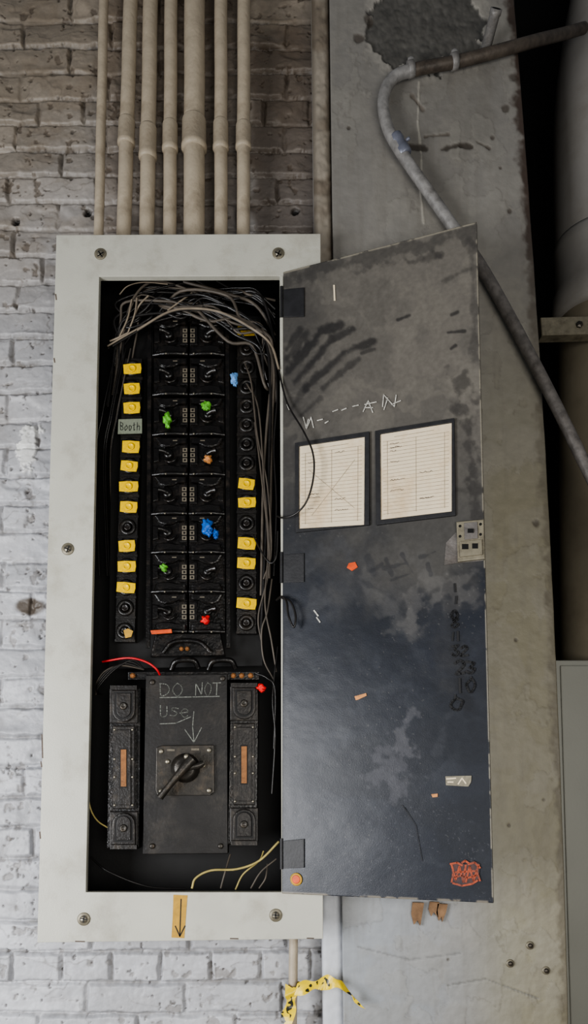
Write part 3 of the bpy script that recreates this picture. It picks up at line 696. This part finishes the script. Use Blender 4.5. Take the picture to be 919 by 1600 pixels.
for (outer,inner,seed) in (([(461,692),(577,674),(577,820),(462,832)],[(467,697),(570,682),(569,820),(467,826)],1),([(586,673),(710,653),(712,805),(588,820)],[(594,678),(706,660),(706,799),(595,812)],2)):
    b=MB(); fr_o=[DMp.at(*q,.006) for q in outer]; fr_i=[DMp.at(*q,.006) for q in inner]
    bo=[p-nrm*.006 for p in fr_o]; bi_=[p-nrm*.005 for p in fr_i]
    fs=[]
    for i in range(4):
        j=(i+1)%4; fs+=[[i,j,4+j,4+i],[i,j,8+j,8+i],[4+i,4+j,12+j,12+i]]
    b.add(fr_o+fr_i+bo+bi_,fs); h=b.obj('card_holder',['hinge'],door,bevel=.0008)
    b=MB(); b.prism(inner,DMp,.0015,.0028,0); rd=random.Random(seed)
    cd_=b.obj('directory_card',['paper'],h); cd_['label']='aged cream directory card with ruled lines'
    b=MB(); (ax,ay),(bx2,by),(cx_,cy_),(dx_,dy_)=inner
    L=lambda s,t:((ax*(1-s)+bx2*s)*(1-t)+(dx_*(1-s)+cx_*s)*t,(ay*(1-s)+by*s)*(1-t)+(dy_*(1-s)+cy_*s)*t)
    for k in range(21):
        t_=.1+k*.042; b.stroke([[L(.04,t_),L(.96,t_)]],DMp,.0031,.7)
    b.stroke([[L(.5,.1),L(.5,.95)],[L(.1,.1),L(.1,.95)],[L(.9,.1),L(.9,.95)],[L(.2,.06),L(.75,.055)]],DMp,.0031,.8)
    if seed==1: b.stroke([[L(.15,.3),L(.85,.8)],[L(.85,.25),L(.2,.85)]],DMp,.0032,.8)
    for k in range(7 if seed==1 else 10):
        s0=rd.choice([.14,.55]); t_=.142+.042*rd.randint(0,17); pl=[]
        for q in range(rd.randint(5,11)): pl.append(L(s0+q*.02,t_+rd.uniform(-.016,.004)))
        b.stroke([pl],DMp,.0033,.7,1)
    b.obj('card_writing',['ink','inkdark'],h)
b=MB(); b.prism([(697,848),(712,832),(752,838),(756,876),(712,880),(694,883)],DMp,.0003,.0018,1,.0004)
b.prism([(713,815),(756,811),(758,873),(715,878)],DMp,0,.008,0,.002)
b.prism([(718,846),(753,843),(754,866),(719,870)],DMp,.008,.012,0,.001)
b.prism([(725,817),(746,815),(747,841),(726,843)],DMp,.008,.010,1,.001)
for q in ((719,822),(751,819),(719,838),(751,835)): b.lathe(DMp.at(q[0],q[1],.008),nrm,[(.0028,0),(.002,.0008)],12,2)
for q in ((722,850,732,858),(738,849,747,857),(731,826,740,832)): b.rect(*q,DMp,.0082,.0126,2)
o=b.obj('latch',['beige','galvdark','dark'],door); o['label']='worn dull metal door latch'
b=MB(); wl=[[(478,668),(482,655)],[(474,652),(479,670),(486,652),(490,668)],[(496,657),(504,655)],[(508,661),(513,658)],[(520,643),(528,640)],[(534,641),(541,638)],[(551,635),(560,633)]]
wl+=word('A',567,626,16,18)+[[(570,632),(588,628)]]+word('N',598,617,20,19)+[[(600,640),(606,622)],[(612,632),(626,626)]]
b.stroke(wl,DMp,.0022,1.5,0)
b.stroke([[(522,446),(523,469)]],DMp,.002,2.6,1)
b.stroke([[(491,954),(497,962)],[(495,965),(500,972)]],DMp,.002,2.2,0)
b.stroke([[(449,632),(452,640)]],DMp,.002,2,0)
b.obj('chalk_marks',['white','paper'],door)
b=MB(); nb=[]
for t2,x,y,w2,h2 in (('1',708,912,6,12),('1',710,932,6,12),('0',705,955,9,13),('8',706,965,10,16),('11',705,988,5,14),('32',706,1008,11,16),('23',712,1032,14,20),('10',713,1062,13,22),('1',708,1085,6,8),('0',705,1092,18,16)):
    nb+=word(t2,x,y,w2,h2,3,WR.uniform(-2,2),.10)
for k,pl in enumerate(nb): b.stroke([pl],DMp,.0022,2.4+1.4*WR.random(),0)
b.obj('marker_numbers',['black'],door)
b=MB(); b.stroke([[(632,1262),(650,1290),(660,1345)],[(628,1258),(636,1268)]],DMp,.0022,.8,0); b.obj('scratch',['black'],door)
def splash(name,pts,mk,off=.0024,label=None):
    b=MB(); b.prism(pts,DMp,.0003,off,0); o=b.obj(name,[mk],door)
    if label:o['label']=label
splash('paint_fleck',[(545,880),(555,878),(559,886),(550,892),(542,887)],'orange',.002)
splash('paint_fleck',[(554,1088),(572,1083),(573,1087),(560,1093),(556,1094)],'tan',.002)
splash('paper_label',[(696,1213),(737,1212),(736,1222),(732,1229),(697,1227)],'beige',.0022,'small worn white paper label')
splash('paint_fleck',[(674,1241),(684,1240),(684,1245),(676,1246)],'tan',.002)
b=MB(); b.stroke([[(698,1217),(712,1216)],[(716,1225),(722,1216),(728,1224)],[(700,1222),(708,1222)]],DMp,.0026,2,0); b.obj('label_print',['paper'],door)
b=MB(); c=DMp.at(463,1374,.002); b.lathe(c,nrm,[(.0125,0),(.0125,.0006),(.0095,.0008)],28,0); b.lathe(c,nrm,[(.0085,.0006),(.0085,.0013),(.007,.0014)],24,1)
o=b.obj('round_sticker',['masking','orange'],door); o['label']='round sticker with orange centre'
b=MB(); b.prism([(705,1349),(716,1346),(727,1351),(740,1345),(750,1350),(748,1372),(738,1383),(722,1385),(708,1380),(706,1366)],DMp,.0003,.002,1)
em=[[(706,1352),(712,1375),(718,1354),(724,1378),(728,1352)],[(728,1378),(734,1354),(740,1376),(748,1352)],[(704,1350),(714,1348),(722,1352)],[(732,1350),(742,1348),(750,1356)],[(708,1380),(722,1384),(738,1381),(746,1376)],[(712,1363),(744,1361)],[(710,1371),(722,1368),(730,1372),(744,1368)],[(708,1366),(706,1378)],[(746,1364),(750,1376)],[(722,1348),(727,1345),(733,1349)]]
b.stroke(em,DMp,.0026,3.0,0); o=b.obj('emblem_sticker',['rust','rustdark'],door); o['label']='worn orange-red emblem sticker'

# ---------------------------------------------------------------- bent conduit on pilaster
path=[(912,44,.16),(880,53,.12),(840,63,.06),(800,74,.036),(720,95,.034),(652,108,.034),(616,121,.034),(600,150,.034),(603,190,.034),(625,235,.034),(700,343,.036),(757,425,.036),(838,573,.03),(919,735,.025),(1010,925,.02)]
b=MB(); b.tube([W(*q) for q in path],.0130,20,0,10,mfun=lambda t,i:(2 if t<.36 else (0 if t<.76 else 1)))
bc=b.obj('bent_conduit',['galv','galvdark','galvbrown']); tag(bc,'bent galvanised conduit crossing the pilaster diagonally behind the door','conduit')
a=W(616,213,.034); c=W(634,243,.034); L=(c-a).length
b=MB(); b.lathe(a,c-a,[(.0138,0),(.0160,L*.05),(.0165,L*.3),(.0150,L*.36),(.0150,L*.62),(.0165,L*.68),(.0160,L*.95),(.0138,L)],24); b.lathe(a.lerp(c,.5)+V((.013,-.008,.006)),(1,-.6,.3),[(.004,0),(.004,.008),(.002,.009)],10)
b.obj('coupling',['galvblue'],bc)
for (x,y,dx_,dy_) in ((642,108,5,-1.2),(710,96,5,-1.2)):
    a=W(x-dx_,y-dy_,.034); c=W(x+dx_,y+dy_,.034); L=(c-a).length
    b=MB(); b.lathe(a,c-a,[(.0136,0),(.0166,L*.05),(.0172,L*.5),(.0166,L*.95),(.0136,L)],20); b.lathe(W(x,y-12,.04),(0,-1,0),[(.008,0),(.008,.006),(.004,.009)],10)
    b.obj('strap',['galv'],bc)
b=MB(); A0=W(776,13,-.01); A1=W(758,80,.05); ax=(A1-A0); L=ax.length
b.lathe(A0,ax,[(.009,.004),(.0095,0),(.013,0),(.013,.01),(.0115,.012),(.0115,L)],20,0)
o=b.obj('pipe_stub',['galv']); tag(o,'short open-ended grey pipe stub sticking out of patched plaster','pipe')
b=MB(); b.lathe(A0,ax,[(.0092,-.0003),(.0092,.001)],18); b.obj('pipe_opening',['dark'],o)

# ---------------------------------------------------------------- duct at the right
b=MB(); b.tube([W(q[0],q[1],.26) for q in ((1010,-480),(970,-100),(944,60),(932,170),(932,300),(936,420),(938,500))],.102,48,0,8)
dc=b.obj('duct_pipe',['duct']); tag(dc,'large grey-white painted round duct pipe beside the pilaster','duct')
b=MB(); a=W(935,378,.26); c=W(938,500,.26); L=(c-a).length
b.lathe(a,c-a,[(.1025,0),(.106,L*.05),(.107,L*.15),(.105,L*.2),(.105,L*.62),(.112,L*.7),(.114,L*.95),(.103,L)],48)
b.obj('duct_collar',['duct'],dc)
b=MB(); b.tube([W(938,500,.26),W(940,760,.26),W(944,1040,.26)],.1,48,0,8); b.obj('lower_duct',['ductlow'],dc)
b=MB(); b.prism([(845,496),(990,492),(990,520),(847,524)],YM(.13),-.03,0,0,.003); b.lathe(YM(.13).at(905,508),(0,-1,0),[(.008,0),(.008,.005),(.004,.007)],6,1,False)
b.obj('support_bracket',['beige','steel'],dc)
cm=YM(.14); zt=W(944,1040,.26).z-.004
b=MB(); xl=cm.at(874,1300).x; bx(b,(xl,.14,0),(xl+.34,.44,zt)); bx(b,(xl+.012,.136,.02),(xl+.33,.141,zt-.012))
o=b.obj('metal_casing',['casing'],bevel=.003); tag(o,'pale painted metal casing standing below the duct pipe','casing')

# ---------------------------------------------------------------- lower conduit, caution tape, odds
b=MB(); b.tube([W(459,1440,.09),W(458,1545,.09),W(457,1640,.09),V((W(457,1640,.09).x,.09,.0))],.0095,16,0,3)
lc=b.obj('lower_conduit',['conduit']); tag(lc,'thin pale vertical conduit leaving the bottom of the panel','conduit')
def ribbon(b,ctr,widths,dirs,n=6):
    P=smooth_path(ctr,n); K=len(P); D=smooth_path(dirs,n)
    vs=[];fs=[]
    for i in range(K):
        w_=widths*(.8+.25*math.sin(i*.7)); dd=D[i].normalized()
        vs+= [P[i]-dd*w_/2+V((0,.003*math.sin(i*1.3),0)),P[i]+V((0,-.005*math.sin(i*.9)-.001,0)),P[i]+dd*w_/2]
    for i in range(K-1):
        fs+=[[i*3,i*3+1,i*3+4,i*3+3],[i*3+1,i*3+2,i*3+5,i*3+4]]
    b.add(vs,fs,0,True)
b=MB()
ribbon(b,[W(460,1542,.068),W(455,1562,.062),W(450,1590,.060),W(446,1625,.062),W(445,1700,.064)],.034,[V((1,0,.3)),V((1,.4,.2)),V((.8,-.5,.3)),V((1,.2,.1)),V((1,.1,0))])
ribbon(b,[W(462,1546,.066),W(490,1540,.056),W(512,1535,.046),W(535,1540,.038),W(552,1556,.038),W(563,1572,.038)],.030,[V((.3,.2,1)),V((.1,.7,.8)),V((.2,.2,1)),V((-.3,.6,.7)),V((-.6,.5,.6)),V((-.6,.6,.2))])
cc_=W(458,1545,.09)
ribbon(b,[cc_+V((.0165*math.cos(t),.0165*math.sin(t),.002*math.sin(t*2))) for t in [i*math.pi/5 for i in range(11)]],.02,[V((0,0,1))]*11,2)
o=b.obj('caution_tape',['caution'],normals=False); tag(o,'torn yellow and black caution tape tied round the thin conduit','tape')
b=MB()
for q in ((645,1410,660,1447,0),(672,1409,684,1434,4),(684,1412,697,1441,-3)):
    x0_,y0_,x1_,y1_,s2=q
    m_=YM(.056); b.prism([(x0_,y0_),(x1_+3,y0_+1),(x1_,(y0_+y1_)/2),(x1_-3+s2,y1_),((x0_+x1_)/2,y1_-9),(x0_+2,y1_-2),(x0_-2,(y0_+y1_)/2)],m_,-.002,.003,0)
o=b.obj('torn_tape',['brownpaper']); tag(o,'torn scraps of brown tape stuck on the pilaster','tape')
for i,(x,y) in enumerate(((828,1477),(797,1505),(853,1516))):
    b=MB(); b.lathe(W(x,y,.06),(0,-1,0),[(.0085,-.002),(.0085,.002),(.005,.003)],14,0); b.lathe(W(x,y,.06),(0,-1,0),[(.005,.002),(.005,.006),(.002,.007)],14,1)
    o=b.obj('anchor_bolt',['beige','steel']); tag(o,'small rusty anchor bolt set in the pilaster','bolt','anchor bolts in the pilaster')

# ---------------------------------------------------------------- light
wd=bpy.data.worlds.new('world'); scene.world=wd; wd.use_nodes=True
wd.node_tree.nodes['Background'].inputs[0].default_value=(.88,.93,1,1); wd.node_tree.nodes['Background'].inputs[1].default_value=.15
def area(name,loc,tgt,size,e,c):
    l=bpy.data.lights.new(name,'AREA'); l.shape='RECTANGLE'; l.size=size[0]; l.size_y=size[1]; l.energy=e; l.color=c
    o=bpy.data.objects.new(name,l); scene.collection.objects.link(o); o.location=loc
    o.rotation_euler=(V(tgt)-V(loc)).to_track_quat('-Z','Y').to_euler(); return o
area('window_light',(-1.6,-1.4,1.15),(-.1,0,1.2),(.9,1.1),50,(.98,.985,1))
area('fill_light',(.6,-2.2,1.25),(.15,0,1.3),(1.4,1.1),30,(1,.965,.9))  # added fill from the right front, no lamp there; lifts pilaster and duct
